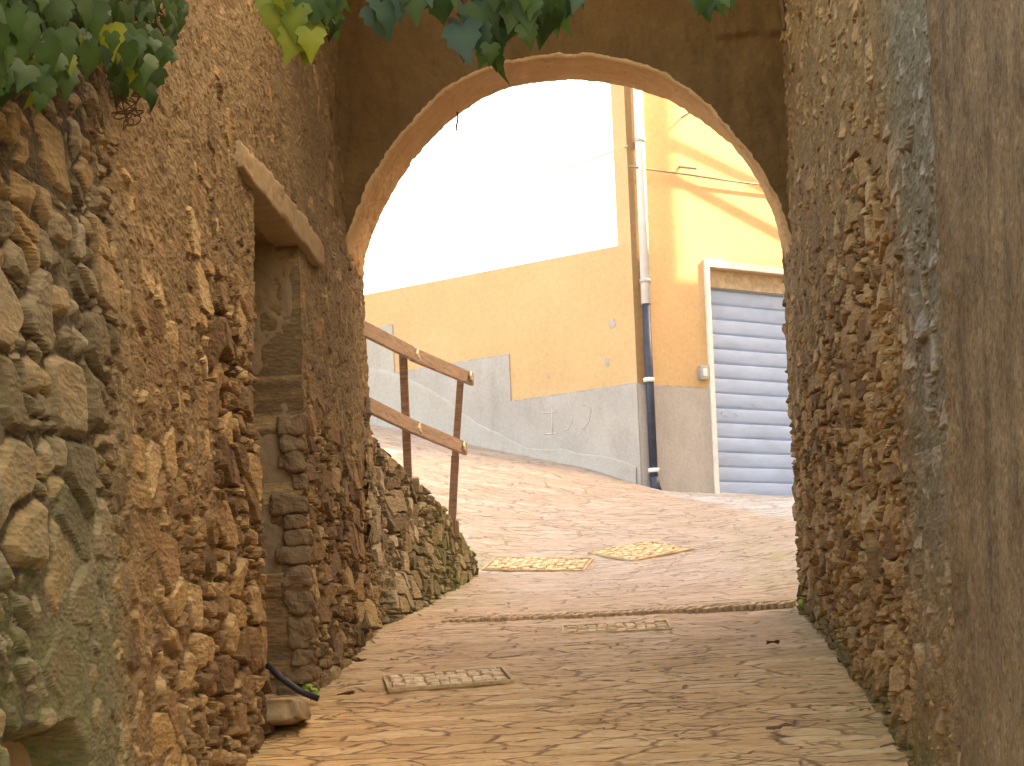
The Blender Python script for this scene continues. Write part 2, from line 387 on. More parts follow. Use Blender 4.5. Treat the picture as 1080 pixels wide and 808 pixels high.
# lane paving: thin stones on edge, running across the slope
def pave(X, Y):
    a = .05 * np.sin(X * .7 + .4) + .04 * X * sst(11, 17, Y)
    u = X + .2 * fbm(X * 1.1, Y * 1.1, 3, 3); v = Y + a + .05 * fbm(X * 1.6, Y * 1.6, 8, 4) + .012 * fbm(X * 9, Y * 9, 9, 3)
    e1, i1, j1, a1, b1 = voro(u, v, .24, .070, 100, .85, 3.5)
    e2, i2, j2, a2, b2 = voro(u, v, .46, .15, 140, .85, 3.5)
    big = vnoise(X * 1.3, Y * 1.1, 11) > .52
    e = np.where(big, e2, e1); i = np.where(big, i2, i1); j = np.where(big, j2, j1); b = np.where(big, b2, b1)
    pr = sst(0, .010, e)
    ap = sst(0, .7, Y - 19.3 + 2.6 * (X - .35) + .4)
    h = pr * (.003 + .006 * j * j) + pr * .005 * (i - .45) * b + .008 * fbm(X * 2, Y * 4, 31, 4) + .004 * fbm(X * 14, Y * 30, 35, 4)
    h = h + .05 * fbm(X * .6, Y * .8, 44, 2)
    mo = (1 - pr) * sst(-.2, .05, fbm(X * 2.5, Y * 2.5, 60, 3)) * .95
    zn = sst(8.2, 14.0, Y + .8 * fbm(X, Y, 66, 3))
    ed = np.minimum(np.abs(X + 1.62 - .12 * np.maximum(Y - 11.6, 0)), np.abs(X - .98))
    ms = np.clip(sst(.35, .03, ed) * .55 + .5 * sst(.05, .25, fbm(X * .9, Y * .9, 71, 3)) * sst(10, 11.5, Y), 0, 1) * sst(18, 14, Y)
    return h, np.clip(i * .8 + .2 * j, 0, 1), mo * (1 - .6 * ap), zn, ap, ms
def nonuni(a, b, c, s0, s1, s2): return np.concatenate([np.arange(a, b, s0), np.arange(b, c, s1)])
ys = np.concatenate([np.arange(4.6, 7, .03), np.arange(7, 12, .014), np.arange(12, 17, .018), np.arange(17, 25, .03)])
xs = np.concatenate([np.arange(-7, -2.2, .08), np.arange(-2.2, 1.4, .022), np.arange(1.4, 7, .08)])
X, Y = np.meshgrid(xs, ys)
h, tn, mo, zn, ap, ms = pave(X, Y)
me = grid_mesh('lane_paving', np.stack([X, Y, gz(X, Y) + h], -1), dict(tone=tn, mortar=mo, zone=zn, apron=ap, moss=ms))
tag(link('lane_paving', me, M_pave), kind='structure')
xs = np.concatenate([np.linspace(-400, -30, 20), np.linspace(-28, 28, 57), np.linspace(30, 400, 20)])
ys = np.concatenate([np.linspace(-400, -30, 20), np.linspace(-28, 44, 73), np.linspace(50, 600, 20)])
X, Y = np.meshgrid(xs, ys)
Zg = gz(np.clip(X, -9, 9), np.clip(Y, -6, 24)) - .12
me = grid_mesh('ground', np.stack([X, Y, Zg], -1)); tag(link('ground', me, M_ground), kind='structure')

# ------------------------------------------------------------------ left stone wall with its walled-up doorway
XL = -1.6
DY0, DY1, DZ = 8.17, 9.28, 2.215
lw = thing('stone_wall', (XL - .3, 8, -.2), 'tall rough brown rubble wall on the left, with a blocked doorway and ivy along its top', 'wall')
ys = np.concatenate([np.arange(4.3, 8.17, .0125), np.linspace(DY0, DY1, 80), np.arange(9.295, 11.64, .0125)])
zs = np.arange(-1.15, 4.6, .0075)
ys0, zs0 = ys, zs
U, V = np.meshgrid(ys, zs)
low = fbm(U * .5, V * .5, 300, 3)
mort = .08 + .85 * sst(.9, 2.1, V + .7 * low + .25 * (U - 8) * sst(8, 5, U)) * sst(5.4, 6.4, U)
mort = mort + .30 * sst(.10, .3, fbm(U * .9, V * .7, 310, 3)) + .35 * sst(7.6, 6.6, U) * sst(5.6, 6.2, U)
big = sst(6.2, 5.5, U + .25 * fbm(V * 1.5, U * 1.5, 330, 3))
far = sst(9.0, 9.6, U)
ha, ia, ma, pa = rubble(U, V, .20, .15, 1, mort - .06, .028, .04, .018, .014, .5)
hb, ib, mb_, pb = rubble(U, V, .29, .21, 2, np.clip(mort * .7 + .16, 0, 1), .030, .06, .022, .026, .5)
hc, ic, mc_, pc = rubble(U, V, .20, .135, 3, np.clip(mort - .12, 0, 1), .028, .06, .022, .010, .45)
h = ha * (1 - big) + hb * .62 * big; tone = np.where(big > .5, ib, ia); mo = ma * (1 - big) + mb_ * big
h = h * (1 - far) + hc * far; tone = np.where(far > .5, ic, tone); mo = mo * (1 - far) + mc_ * far
h = h + .05 * fbm(U * .8, V * .8, 340, 3) + .03 * big
h = h + (.06 * sst(.8, -.4, V - gz(U * 0 + XL, U))) * sst(9.2, 9.8, U)
ca = fbm(U * 4, V * 4, 350, 3)
hole = sst(1.15, .8, np.hypot((U - 4.98) / .34, (V + .20) / .15) + .9 * ca)
h = h - .16 * hole
edge = np.minimum(np.abs(U - DY0), np.abs(U - DY1)); near = (V < DZ + .03) & (U > DY0 - .001) & (U < DY1 + .001)
rag = .05 * (_h(np.floor(V / .12 + .8 * fbm(V * 3, V * 0, 361, 2)), np.floor(V * 0) + (U > 8.7), 360) - .55) * sst(1.6, .6, V) * sst(.22, .02, edge)
P = np.stack([XL + h, U + np.where(U < 8.7, rag, -rag) * 1.2, V], -1)
moss = np.clip(.75 * big * sst(1.2, -.3, V) + .5 * sst(1.0, -.2, V - gz(U * 0, U)) * sst(-.1, .2, fbm(U, V, 370, 3)) + hole * .8, 0, 1)
cy = (U[:-1, :-1] + U[1:, 1:]) / 2; cz = (V[:-1, :-1] + V[1:, 1:]) / 2
top_l = np.clip(.375 * cy + .22, 2.15, 9)
mask = ~((cy > DY0) & (cy < DY1) & (cz < DZ + .02)) & (cz < top_l)
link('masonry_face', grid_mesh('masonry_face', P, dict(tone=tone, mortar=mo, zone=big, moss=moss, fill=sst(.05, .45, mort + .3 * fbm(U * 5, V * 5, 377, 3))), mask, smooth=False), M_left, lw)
P_l, tone_l, mo_l = P, tone, mo
# door jamb facing the camera
xs = np.arange(0, .50, .008); zs = np.arange(-.2, 2.3, .008)
U, V = np.meshgrid(xs, zs)
mo_j = sst(.7, 1.2, V + .5 * fbm(U * 3, V * 2, 400, 3)) * 1.5
Pj = np.stack([XL + .005 - U, DY1 + .02 + .03 * fbm(U * 4, V * 3, 401, 4) + .012 * fbm(U * 25, V * 25, 402, 3), V], -1)
link('door_jamb', grid_mesh('door_jamb', Pj), M_niche, lw)
rq = random.Random(8); z_ = -.02
while z_ < 1.3:
    hz_ = rq.uniform(.07, .17); dx_ = rq.uniform(.09, .19) * (1 if z_ < 1.0 else .75); bmq = bmesh.new(); bmesh.ops.create_cube(bmq, size=1)
    bmesh.ops.subdivide_edges(bmq, edges=bmq.edges[:], cuts=7, use_grid_fill=True)
    for v in bmq.verts:
        c_ = v.co.copy(); l6 = (abs(c_.x * 2) ** 6 + abs(c_.y * 2) ** 6 + abs(c_.z * 2) ** 6) ** (1 / 6); c_ = c_ / max(l6, 1e-6) * max(abs(c_.x * 2), abs(c_.y * 2), abs(c_.z * 2))
        q_ = Vector((c_.x * dx_, c_.y * .12, c_.z * (hz_ - .012))); w_ = Vector((q_.x * 14 + z_ * 7, q_.z * 14 + q_.y * 9, 0))
        k_ = float(fbm(np.array([w_.x]), np.array([w_.y]), 460, 4)[0])
        v.co = q_ + c_.normalized() * k_ * .075 + Vector((XL + .005 - dx_ / 2 + .012, DY1 + .035, z_ + hz_ / 2))
    me = bpy.data.meshes.new('quoin_stone'); bmq.to_mesh(me); bmq.free(); link('quoin_stone', me, M_quoin, lw); z_ += hz_
# blocking render set back in the opening, and the near reveal
ysn = np.linspace(DY0 - .05, DY1 + .05, 90); zsn = np.linspace(-.35, 2.35, 200); U, V = np.meshgrid(ysn, zsn)
Pn = np.stack([XL - .27 + .03 * fbm(U * 2, V * 2, 430, 4) + 0.10 * sst(.9, .1, V) * sst(9.4, 8.6, U), U, V], -1)
link('blocking_render', grid_mesh('blocking_render', Pn), M_niche, lw)
m = MB(); m.box((XL - .17, DY0 - .04, 1.0), (.30, .06, 2.5), None, .01); m.build('near_reveal', M_left, lw)
m = MB(); m.box((XL - .19, 8.725, DZ + .06), (.34, 1.25, .08), None, .01); m.build('door_soffit', M_niche, lw)
for nm, kcol, dyy in (('far_wall_edge', len(ys0) - 1, .04), ('near_jamb_edge', int(np.searchsorted(ys0, DY0 - 1e-6)), -.02), ('far_jamb_edge', int(np.searchsorted(ys0, DY1 - 1e-6)), .02)):
    kz = zs0 < (4.5 if nm == 'far_wall_edge' else DZ + .03); q = P[kz, kcol]; cols = [q]
    for d in (.02, .06, .3): qq = q.copy(); qq[:, 0] -= d; qq[:, 1] += dyy * min(1, d * 12); cols.append(qq)
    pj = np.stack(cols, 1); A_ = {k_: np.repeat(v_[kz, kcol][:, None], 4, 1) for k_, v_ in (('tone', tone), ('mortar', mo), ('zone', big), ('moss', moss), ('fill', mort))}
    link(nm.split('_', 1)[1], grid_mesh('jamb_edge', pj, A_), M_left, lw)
# lintel
xs_ = np.linspace(7.80, 9.86, 140); prof = [(-.10, 0), (.0, 0), (.046, 0), (.052, .004), (.053, .03), (.052, .06), (.055, .09), (.053, .12), (.054, .15), (.050, .176), (.044, .18), (-.10, .18)]
zt = np.array([q[1] for q in prof]) * .84; xt = np.array([q[0] for q in prof])
U = np.repeat(xs_[:, None], len(prof), 1)
nz = .02 * fbm(U * 3, zt[None] * 3 + U * 0, 440, 3) + .022 * fbm(U * 14, zt[None] * 40 + U * 0, 442, 4); tap = 1 - .25 * sst(8.4, 7.8, U) - .1 * sst(9.3, 9.86, U)
Pl = np.stack([XL + .012 + xt[None] + nz + 0 * U, U, DZ - .01 + zt[None] * tap + .02 * fbm(U * 2, U * 0 + (zt[None] > .1) * 9, 441, 3) + .022 * fbm(U * 9, U * 0 + (zt[None] > .1) * 5, 443, 4) + (U - 8.8) * .012], -1)
Pl = np.concatenate([Pl[:1] * [0, 1, 1] + [XL - .1, .001, 0], Pl, Pl[-1:] * [0, 1, 1] + [XL - .1, -.001, 0]], 0)
link('lintel', grid_mesh('lintel', Pl), M_lintel, lw)
def core(x0, x1, ya, yb, zb=-1.6):
    return [Vector((x0, ya, zb)), Vector((x0, yb, zb)), Vector((x0, yb, max(2.13, .375 * yb + .20))), Vector((x0, max(ya, min(yb, 5.1)), max(2.13, .375 * max(ya, 5.1) + .20))), Vector((x0, ya, max(2.13, .375 * ya + .20)))]
m = MB()
for x0, x1, ya, yb in ((XL - .87, XL - .10, 4.3, 8.08), (XL - .87, XL - .42, 8.08, 9.36), (XL - .87, XL - .10, 9.36, 11.60)):
    m.prism([q for n_, q in enumerate(core(x0, x1, ya, yb)) if not (n_ == 3 and ya > 5)], (x1 - x0, 0, 0))
m.prism([Vector((XL - .42, 8.08, DZ + .12)), Vector((XL - .42, 9.36, DZ + .12)), Vector((XL - .42, 9.36, 3.71)), Vector((XL - .42, 8.08, 3.23))], (.32, 0, 0))
m.build('wall_core', M_niche, lw)

# ------------------------------------------------------------------ right stone wall and plastered pier
XR = .985
rw = thing('stone_wall', (XR + .3, 9, -.2), 'long straight wall of small rough stones on the right, its upper part smeared with mortar', 'wall')
L1 = 11.62
s = np.concatenate([np.arange(5.3, 9, .016), np.arange(9, L1 + .5, .014)]); zs = np.arange(-.95, 4.85, .0078)
U, V = np.meshgrid(s, zs)
k = sst(L1 - .06, L1 + .06, s); ang = k * math.pi / 2
dxs = np.gradient(s); bx = np.cumsum(np.sin(ang) * dxs); by = np.cumsum(np.cos(ang) * dxs); by = by - by[0] + s[0]; bx = bx - bx[0]
low = fbm(U * .5, V * .5, 500, 3)
mort = .02 + .75 * sst(1.2, 2.4, V + .8 * low + .12 * (U - 9)) + .70 * sst(7.5, 6.6, U + .5 * fbm(V, U, 505, 3)) 
ha, ia, ma, pa = rubble(U, V, .17, .105, 21, np.clip(mort, 0, 1), .034, .05, .028, .010, .4)
hb, ib, mb_, pb = rubble(U, V, .16, .09, 22, np.clip(mort, 0, 1), .028, .04, .022, .009, .4)
fine = sst(-.02, .06, fbm(U * 1.4, V * .9, 515, 3) + .1)
h = ha * fine + hb * (1 - fine); tone = np.where(fine > .5, ia, ib); mo = ma * fine + mb_ * (1 - fine)
h = h + .05 * fbm(U * .9, V * .8, 510, 3)
zone = sst(7.15, 6.4, U + .4 * fbm(V * .8, U, 520, 3)) * sst(-.6, 1.2, V)
moss = np.clip(.9 * sst(.28, -.02, V - gz(U * 0 + 1, np.minimum(U, L1)) + .25 * fbm(U * 2, V * 2, 530, 3)), 0, 1)
P = np.stack([XR + .03 + bx[None] - np.cos(ang)[None] * h, by[None] + np.sin(ang)[None] * h + 0 * U, V], -1)
mask_r = (((V[:-1, :-1] + V[1:, 1:]) / 2) < .375 * np.minimum((U[:-1, :-1] + U[1:, 1:]) / 2, 11.7) + .25)[:, ::-1]
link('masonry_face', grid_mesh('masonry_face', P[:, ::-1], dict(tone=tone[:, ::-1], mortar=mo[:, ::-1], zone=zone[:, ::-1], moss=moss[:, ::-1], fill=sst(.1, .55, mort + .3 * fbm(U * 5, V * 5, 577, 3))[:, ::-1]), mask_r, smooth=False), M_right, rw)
m = MB(); m.prism([Vector((XR + .08, 5.6, -1.6)), Vector((XR + .08, 11.5, -1.6)), Vector((XR + .08, 11.5, 4.54)), Vector((XR + .08, 5.6, 2.33))], (.5, 0, 0)); m.build('wall_core', M_niche, rw)

pr_ = thing('plastered_pier', (XR, 4.6, -.7), 'smooth stained brown plaster wall end in the right foreground', 'wall')
ys = np.arange(3.2, 5.62, .012); zs = np.arange(-1.2, 2.35, .012); U, V = np.meshgrid(ys, zs)
h = .02 * fbm(U * 1.2, V * .7, 600, 4) + .018 * fbm(U * 22, V * 18, 605, 4) + .008 * fbm(U * 9, V * 1.5, 608, 3) + (.016 + .03 * fbm(U * 8, V * 12, 609, 4)) * sst(5.44, 5.56, U)
P = np.stack([XR - .03 - h, U + .03 * fbm(V * 2.5, U, 610, 5) * sst(5.2, 5.6, U), V], -1)
P = np.concatenate([P, P[:, -1:] + np.array([.12, .004, 0])], 1)
me = grid_mesh('plaster_face', P[:, ::-1], smooth=False); link('plaster_face', me, M_pier, pr_)
m = MB(); m.box((XR + .3, 4.4, .5), (.56, 2.4, 3.66)); m.build('wall_core', M_niche, pr_)
# ------------------------------------------------------------------ the arch between the walls
ar = thing('stone_archway', (-.31, 11.3, 2.6), 'rough plastered round archway bridging the lane between the two stone walls', 'archway')
AX, AZ, AA = -.302, 2.60, 1.300
Y0, Y1 = 11.0, 11.62
th = np.linspace(-.5, math.pi + .5, 480)
rows = [(g_, Y1) for g_ in np.linspace(1.0, .02, 26)]
n_back = len(rows)
rows += [(0., y) for y in np.linspace(Y1 - .004, Y0 + .035, 46)]
for b in np.linspace(0, 1, 7)[1:]: rows.append((.025 * (1 - math.cos(b * math.pi / 2)), Y0 + .035 - .035 * math.sin(b * math.pi / 2)))
n_in = len(rows)
for r_ in np.linspace(.1, 1.0, 130) ** 1.3: rows.append((.025 + r_ * 1.75, Y0))
def dip(phi): return sst(-.35, .5, phi) * sst(1.35, .55, phi)
P = np.zeros((len(rows), len(th), 3))
for k, (g_, y) in enumerate(rows):
    q = (y - Y0) / (Y1 - Y0); ab = 1.045 + .06 * q
    ex, ez = np.cos(th), np.sin(th)
    f_ = 1 - dip(math.pi - th) * (.085 - .01 * q) - dip(th) * (.085 - .07 * q)
    n = np.stack([ex / AA, ez / ab], -1); n /= np.linalg.norm(n, axis=1)[:, None]
    qx = AX + AA * ex * f_ + n[:, 0] * g_; qz = AZ + ab * ez * f_ + n[:, 1] * g_
    arc = th * 1.2
    edge_ = max(0, 1 - g_ / .25)
    rough = .030 * fbm(arc * 4, y * 4 + 0 * arc, 700, 4) + .016 * fbm(arc * 18, y * 16 + 0 * arc, 705, 3) + .010 * fbm(arc * 50, y * 40 + 0 * arc, 706, 2)
    qx = qx + n[:, 0] * rough * edge_; qz = qz + n[:, 1] * rough * edge_
    qx = qx + .55 * np.maximum(0, -th) ** 1.4 - .55 * np.maximum(0, th - math.pi) ** 1.4
    yy = np.full(th.shape, y)
    if k >= n_back and y <= Y0 + .05:
        dy = .05 * fbm(qx * 1.5, qz * 1.5, 710, 4) + .030 * fbm(qx * 9, qz * 9, 715, 4) + .012 * fbm(qx * 30, qz * 30, 716, 2)
        dy = dy + .04 * sst(.60, .63, qx) * sst(3.70, 3.73, qz + .03 * fbm(qx * 6, qz * 0, 719, 3))
        yy = y - dy
    P[k] = np.stack([np.clip(qx, -1.9, 1.3), yy, np.maximum(qz, 1.95)], -1)
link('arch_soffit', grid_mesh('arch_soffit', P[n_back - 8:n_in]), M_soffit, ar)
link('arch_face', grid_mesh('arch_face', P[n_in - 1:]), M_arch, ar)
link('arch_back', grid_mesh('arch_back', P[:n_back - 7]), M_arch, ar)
m = MB(); m.box((-.3, 11.31, 4.75), (3.0, .5, 1.2)); m.build('arch_core', M_arch, ar)
m = MB(); m.box((-.3, 10.2, 4.9), (3.4, 1.9, .4)); m.build('unseen_shade_slab', M_arch, ar)  # unseen slab added overhead to darken the arch face and wall tops


# ------------------------------------------------------------------ ramp wall beyond the arch, sloping top, with the rail on it
st = thing('retaining_wall', (-1.5, 13, .6), 'low mossy rubble wall with sloping top running out beyond the arch on the left', 'wall')
s = np.arange(11.3, 15.1, .0125)
yk = np.array([11.3, 12.6, 13.86, 14.5, 14.72, 14.8, 14.78]); 
fx = -1.595 + .122 * np.maximum(s - 11.6, 0); fy = s.copy()
turn = sst(14.68, 14.98, s); fx = fx - .26 * turn ** 2 * 1.4; fy = np.where(s > 14.68, 14.68 + .14 * np.sin(turn * math.pi / 2), fy)
top = np.interp(s, [11.3, 11.65, 12.6, 13.86, 14.55, 14.8, 15.1], [1.70, 1.62, 1.44, 1.25, 1.04, .93, .90])
gb = gz(fx, fy) - .1
v = np.linspace(0, 1, 190); U = np.repeat(s[None], len(v), 0); Vz = gb[None] + v[:, None] * (top - gb)[None]
mort = .10 + .45 * sst(0, .3, fbm(U * 1.2, Vz * 1.2, 800, 3)) + .3 * sst(13, 13.6, U) * sst(.5, 1.0, v)[:, None]
hh, ii, mm, pp = rubble(U, Vz, .17, .13, 60, mort, .030, .06, .026, .011, .5)
hh = hh + .04 * fbm(U * 1.5, Vz * 1.5, 805, 3) + .22 * ((1 - v) ** 2)[:, None] * sst(14.7, 12.5, s)[None] * sst(11.3, 11.8, s)[None] * .5
nx_ = np.gradient(fy); ny_ = -np.gradient(fx); nn = np.hypot(nx_, ny_); nx_ /= nn; ny_ /= nn
jag = .05 * fbm(U * 5, U * 0, 810, 3) * v[:, None]
P = np.stack([fx[None] + nx_[None] * hh, fy[None] + ny_[None] * hh, Vz + jag], -1)
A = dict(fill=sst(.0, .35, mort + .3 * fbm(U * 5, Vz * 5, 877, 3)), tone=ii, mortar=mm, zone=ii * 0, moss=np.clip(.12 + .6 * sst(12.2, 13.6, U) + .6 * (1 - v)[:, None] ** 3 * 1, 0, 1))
capr = []; nc = 28
for k in range(1, nc + 1):
    d = .45 * k / nc; q = P[-1].copy(); q[:, 0] -= nx_ * d; q[:, 1] -= ny_ * d * .5
    q[:, 2] += .03 * fbm(s * 9, s * 0 + d * 12, 820, 3) + .012
    if k == nc: q[:, 2] = gb
    capr.append(q)
P = np.concatenate([P, np.array(capr)], 0)
A = {kk: np.concatenate([vv, np.repeat(vv[-1:], nc, 0)], 0) for kk, vv in A.items()}
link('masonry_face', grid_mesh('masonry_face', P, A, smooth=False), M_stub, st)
# a few pale coping stones
for (px, py, Y, sx, sy, sz, rz) in ((437, 511, 12.75, .07, .12, .10, .1), (480, 557, 13.95, .06, .12, .13, .1), (402, 498, 12.1, .06, .12, .07, 0)):
    c = at(px, py, Y); m = MB(); m.box(c, (sx, sy, sz), Matrix.Rotation(rz, 3, 'Z') @ Matrix.Rotation(.2, 3, 'X'), .015); m.build('coping_stone', M_lintel, st)

ra = thing('wooden_railing', (-1.47, 12.75, 1.45), 'brown two-plank wooden railing with two leaning posts on the sloping retaining wall', 'railing')
def post(p, q, w0, name='post'):
    m = MB(); m.bar(p, q, w0, w0, Vector((1, 0, 0)), .006); return m.build(name, M_wood, ra)
a0, a1 = at(430.5, 505, 12.72), at(424.5, 361, 12.72); post(a0, a1, .052)
b0, b1 = at(475.5, 548, 13.9), at(486.5, 389, 13.9); post(b0 + (b1 - b0) * .30, b1, .048)
m = MB(); m.bar(b0 - Vector((0, 0, .1)), b0 + (b1 - b0) * .42, .062, .055, Vector((1, 0, 0)), .006); m.build('post_splint', M_wood, ra)
def plank(p, q, name='rail'):
    m = MB(); m.bar(p, q, .03, .095, Vector((0, 0, 1)), .006); return m.build(name, M_rail, ra)
off = Vector((.05, -.02, 0))
r1 = at(370, 345, 11.5); plank(r1 + off, at(428, 374, 12.76) + off); plank(at(426, 374, 12.74) + off, at(491, 401, 13.98) + off)
r2 = at(380, 428, 11.5); plank(r2 + off, at(430, 452, 12.76) + off); plank(at(428, 451, 12.74) + off, at(484, 474, 13.95) + off)
for px, py, Y in ((429, 374, 12.68), (486, 397, 13.86), (431, 452, 12.68), (479, 471, 13.84)):
    c = at(px, py, Y) + Vector((.075, -.02, 0)); m = MB(); m.box(c, (.012, .035, .085), Matrix.Rotation(R(-60), 3, 'X'), .003); m.box(c + Vector((.004, .03, -.02)), (.012, .07, .026), Matrix.Rotation(R(-12), 3, 'X'), .003); m.build('strap', M_strap, ra)

# ------------------------------------------------------------------ the ochre house, its garage and the yard wall
def fpt(px, py, off=0.): return on_plane(px, py, C0, FN) + FN * off
def lpt(px, py, off=0.): return on_plane(px, py, C0, LN) + LN * off
def ft(px, py): return (fpt(px, py) - C0).dot(FD)
def F(t, z, off=0.): p = C0 + FD * t + FN * off; return Vector((p.x, p.y, z))
def Lp(t, z, off=0.): p = C0 + LD * t + LN * off; return Vector((p.x, p.y, z))
ho = thing('house', C0, 'ochre plastered house with grey plinth, downpipe corner and blue garage door beyond the arch', 'house')
BD = Vector((.12, .993, 0)).normalized()
tg = ft(752, 400); GT0 = tg; GT1 = tg + 2.5
gz_top = fpt(752, 282).z; gz_bot = C0.z - .5
ZB, ZT = C0.z - 1.0, C0.z + 9.0
zpl = fpt(690, 407).z
def wallpanel(mb, t0, t1, z0, z1, th=.25): mb.prism([F(t0, z0), F(t1, z0), F(t1, z1), F(t0, z1)], -FN * th)
m = MB(); wallpanel(m, 0, GT0, ZB, ZT); wallpanel(m, GT0, GT1, gz_top, ZT); wallpanel(m, GT1, 6.5, ZB, ZT)
side = C0 - FN * 0
p0 = C0 + BD * .0; m.prism([Vector((C0.x, C0.y, ZB)), Vector((C0.x, C0.y, ZT)), Vector((C0.x, C0.y, ZT)) + BD * 7, Vector((C0.x, C0.y, ZB)) + BD * 7], FD * .2)
e = C0 + FD * 6.5; m.prism([Vector((e.x, e.y, ZB)), Vector((e.x, e.y, ZT)), Vector((e.x, e.y, ZT)) - FN * 7, Vector((e.x, e.y, ZB)) - FN * 7], -FD * .2)
m.build('wall', M_yellow, ho)
m = MB(); q = [F(-.3, ZT + .003, .35), F(6.8, ZT + .003, .35), F(6.8, ZT + 1.2, -3.5), F(-.3, ZT + 1.2, -3.5)]; m.prism(q, (0, 0, .14)); m.build('roof', M_roof, ho)
FT = .014
m = MB(); m.prism([F(.0, ZB, FT), F(GT0 - .06, ZB, FT), F(GT0 - .06, zpl, FT), F(.0, zpl, FT)], -FN * (FT - .002)); m.build('plinth', M_grey, ho)
m = MB(); m.prism([F(0.005, zpl + .002, FT * .6), F(GT0 - .062, zpl + .002, FT * .6), F(GT0 - .062, zpl + .016, FT * .6), F(0.005, zpl + .016, FT * .6)], -FN * .007); m.build('plinth_line', M_chip, ho)
# garage
gd = MB(); fw = .06
gd.prism([F(GT0 - fw, gz_bot, .03), F(GT0, gz_bot, .03), F(GT0, gz_top, .03), F(GT0 - fw, gz_top, .03)], -FN * .2)
gd.prism([F(GT1, gz_bot, .03), F(GT1 + fw, gz_bot, .03), F(GT1 + fw, gz_top, .03), F(GT1, gz_top, .03)], -FN * .2)
gd.prism([F(GT0 - fw, gz_top + .001, .03), F(GT1 + fw, gz_top + .001, .03), F(GT1 + fw, gz_top + .075, .03), F(GT0 - fw, gz_top + .075, .03)], -FN * .2)
gf = gd.build('door_frame', M_white, ho)
m = MB(); hb_ = gz_top - .19
m.prism([F(GT0 + .003, hb_, -.10), F(GT1 - .003, hb_, -.10), F(GT1 - .003, gz_top - .004, -.10), F(GT0 + .003, gz_top - .004, -.10)], -FN * .05); m.build('shutter_box', M_boxp, ho)
zz = []; oo = []; pitch = .162; z = hb_
while z > gz_bot:
    for f_, o_ in ((0, -.150), (.06, -.172), (.11, -.172), (.15, -.146), (.2, -.143), (.5, -.141), (.9, -.143), (.96, -.147)):
        zz.append(z - pitch * f_); oo.append(o_)
    z -= pitch
tt = np.linspace(GT0 + .004, GT1 - .004, 40)
Pg = np.zeros((len(zz), len(tt), 3))
for k, (z_, o_) in enumerate(zip(zz, oo)):
    for q, t_ in enumerate(tt):
        Pg[k, q] = F(t_, z_ + .002 * math.sin(t_ * 5 + k), o_ + .003 * math.sin(t_ * 2.2 + z_ * 3))
sh = grid_mesh('roller_shutter', Pg[::-1]); link('roller_shutter', sh, M_shut, ho)
rng = random.Random(5)
for k in range(7):
    m = MB(); p0 = fpt(768 + k * 6 + rng.uniform(-2, 2), 432 + rng.uniform(-6, 6), -.136); d = Vector((FD.x, FD.y, 0)) * rng.uniform(-.05, .05) + Vector((0, 0, rng.uniform(-.04, .04)))
    m.tube([p0, p0 + d * .5 + FN * .002 + Vector((0, 0, .01)), p0 + d], .003, 5); m.build('chalk_mark', M_chalk, ho)
# downpipe on the corner
dp = MB(); tp = .17
def pp_(py, px): v_ = fpt(px, py, .07); return v_
pipe_pts = [(95, 668.5), (180, 672), (300, 676.5), (322, 677.3)]
p_top = pp_(95, 668.5); p_a = pp_(322, 677.5); p_b = pp_(508, 686)
up = (p_top - p_a).normalized()
dp = MB(); dp.tube([p_a, p_top, p_top + Vector((0, 0, 4.6))], .052, 14); pw = dp.build('downpipe', M_pipew, ho)
m = MB(); m.tube([p_a + Vector((0, 0, .03)), p_b], .044, 14); m.build('downpipe_base', M_piped, ho)
m = MB(); m.tube([p_b + Vector((0, 0, .04)), p_b + Vector((0.01, 0, -.05)), p_b + FN * .06 + Vector((0, 0, -.13))], .05, 14); m.build('downpipe_shoe', M_piped, ho)
for py, px in ((150, 671), (298, 676.5), (402, 680.5), (497, 685.5)):
    c = pp_(py, px); m = MB(); m.tube([c - Vector((0, 0, .022)), c + Vector((0, 0, .022))], .060, 14); m.box(c - FN * .05, (.03, .08, .03)); m.build('pipe_bracket', M_white if py > 350 else M_lead, ho)
c = fpt(740, 393.5, .03); rot = Matrix((FD, -FN, Vector((0, 0, 1)))).transposed()
m = MB(); m.box(c, (.11, .06, .15), rot, .012); mb2 = m.build('meter_box', M_lead, ho)
m = MB(); m.box(c + FN * .034, (.055, .012, .085), rot, .005); m.build('switch_plate', M_white, ho)
# cable along the front and wires across the sky
m = MB(); pts = [fpt(657, 178, .10), fpt(690, 181, .05), fpt(720, 185, .05), fpt(760, 191, .05), fpt(800, 196, .05), fpt(860, 203, .05)]
m.tube(pts, .011, 6); tag(m.build('wall_cable', M_cable, None), 'thin brown cable stapled across the upper front of the ochre house', 'cable')
m = MB(); a = fpt(716, 176, .0); m.tube([a, a + FD * .13 + FN * .14 - Vector((0, 0, .04))], .012, 6); m.build('cable_hook', M_cable, ho)
m = MB(); a = fpt(719, 124, .0); m.tube([a, a + FD * .10 + FN * .10 + Vector((0, 0, .07))], .010, 6); m.build('cable_hook', M_cable, ho)
A_ = fpt(657, 156, .08); B_ = at(380, 212, 42)
m = MB(); m.tube([A_ + (B_ - A_) * (k / 12) - Vector((0, 0, 1.1 * (k / 12) * (1 - k / 12))) for k in range(13)], .009, 6)
tag(m.build('overhead_wire', M_skycable), 'thin overhead wire crossing the bright sky from the house corner', 'wire')
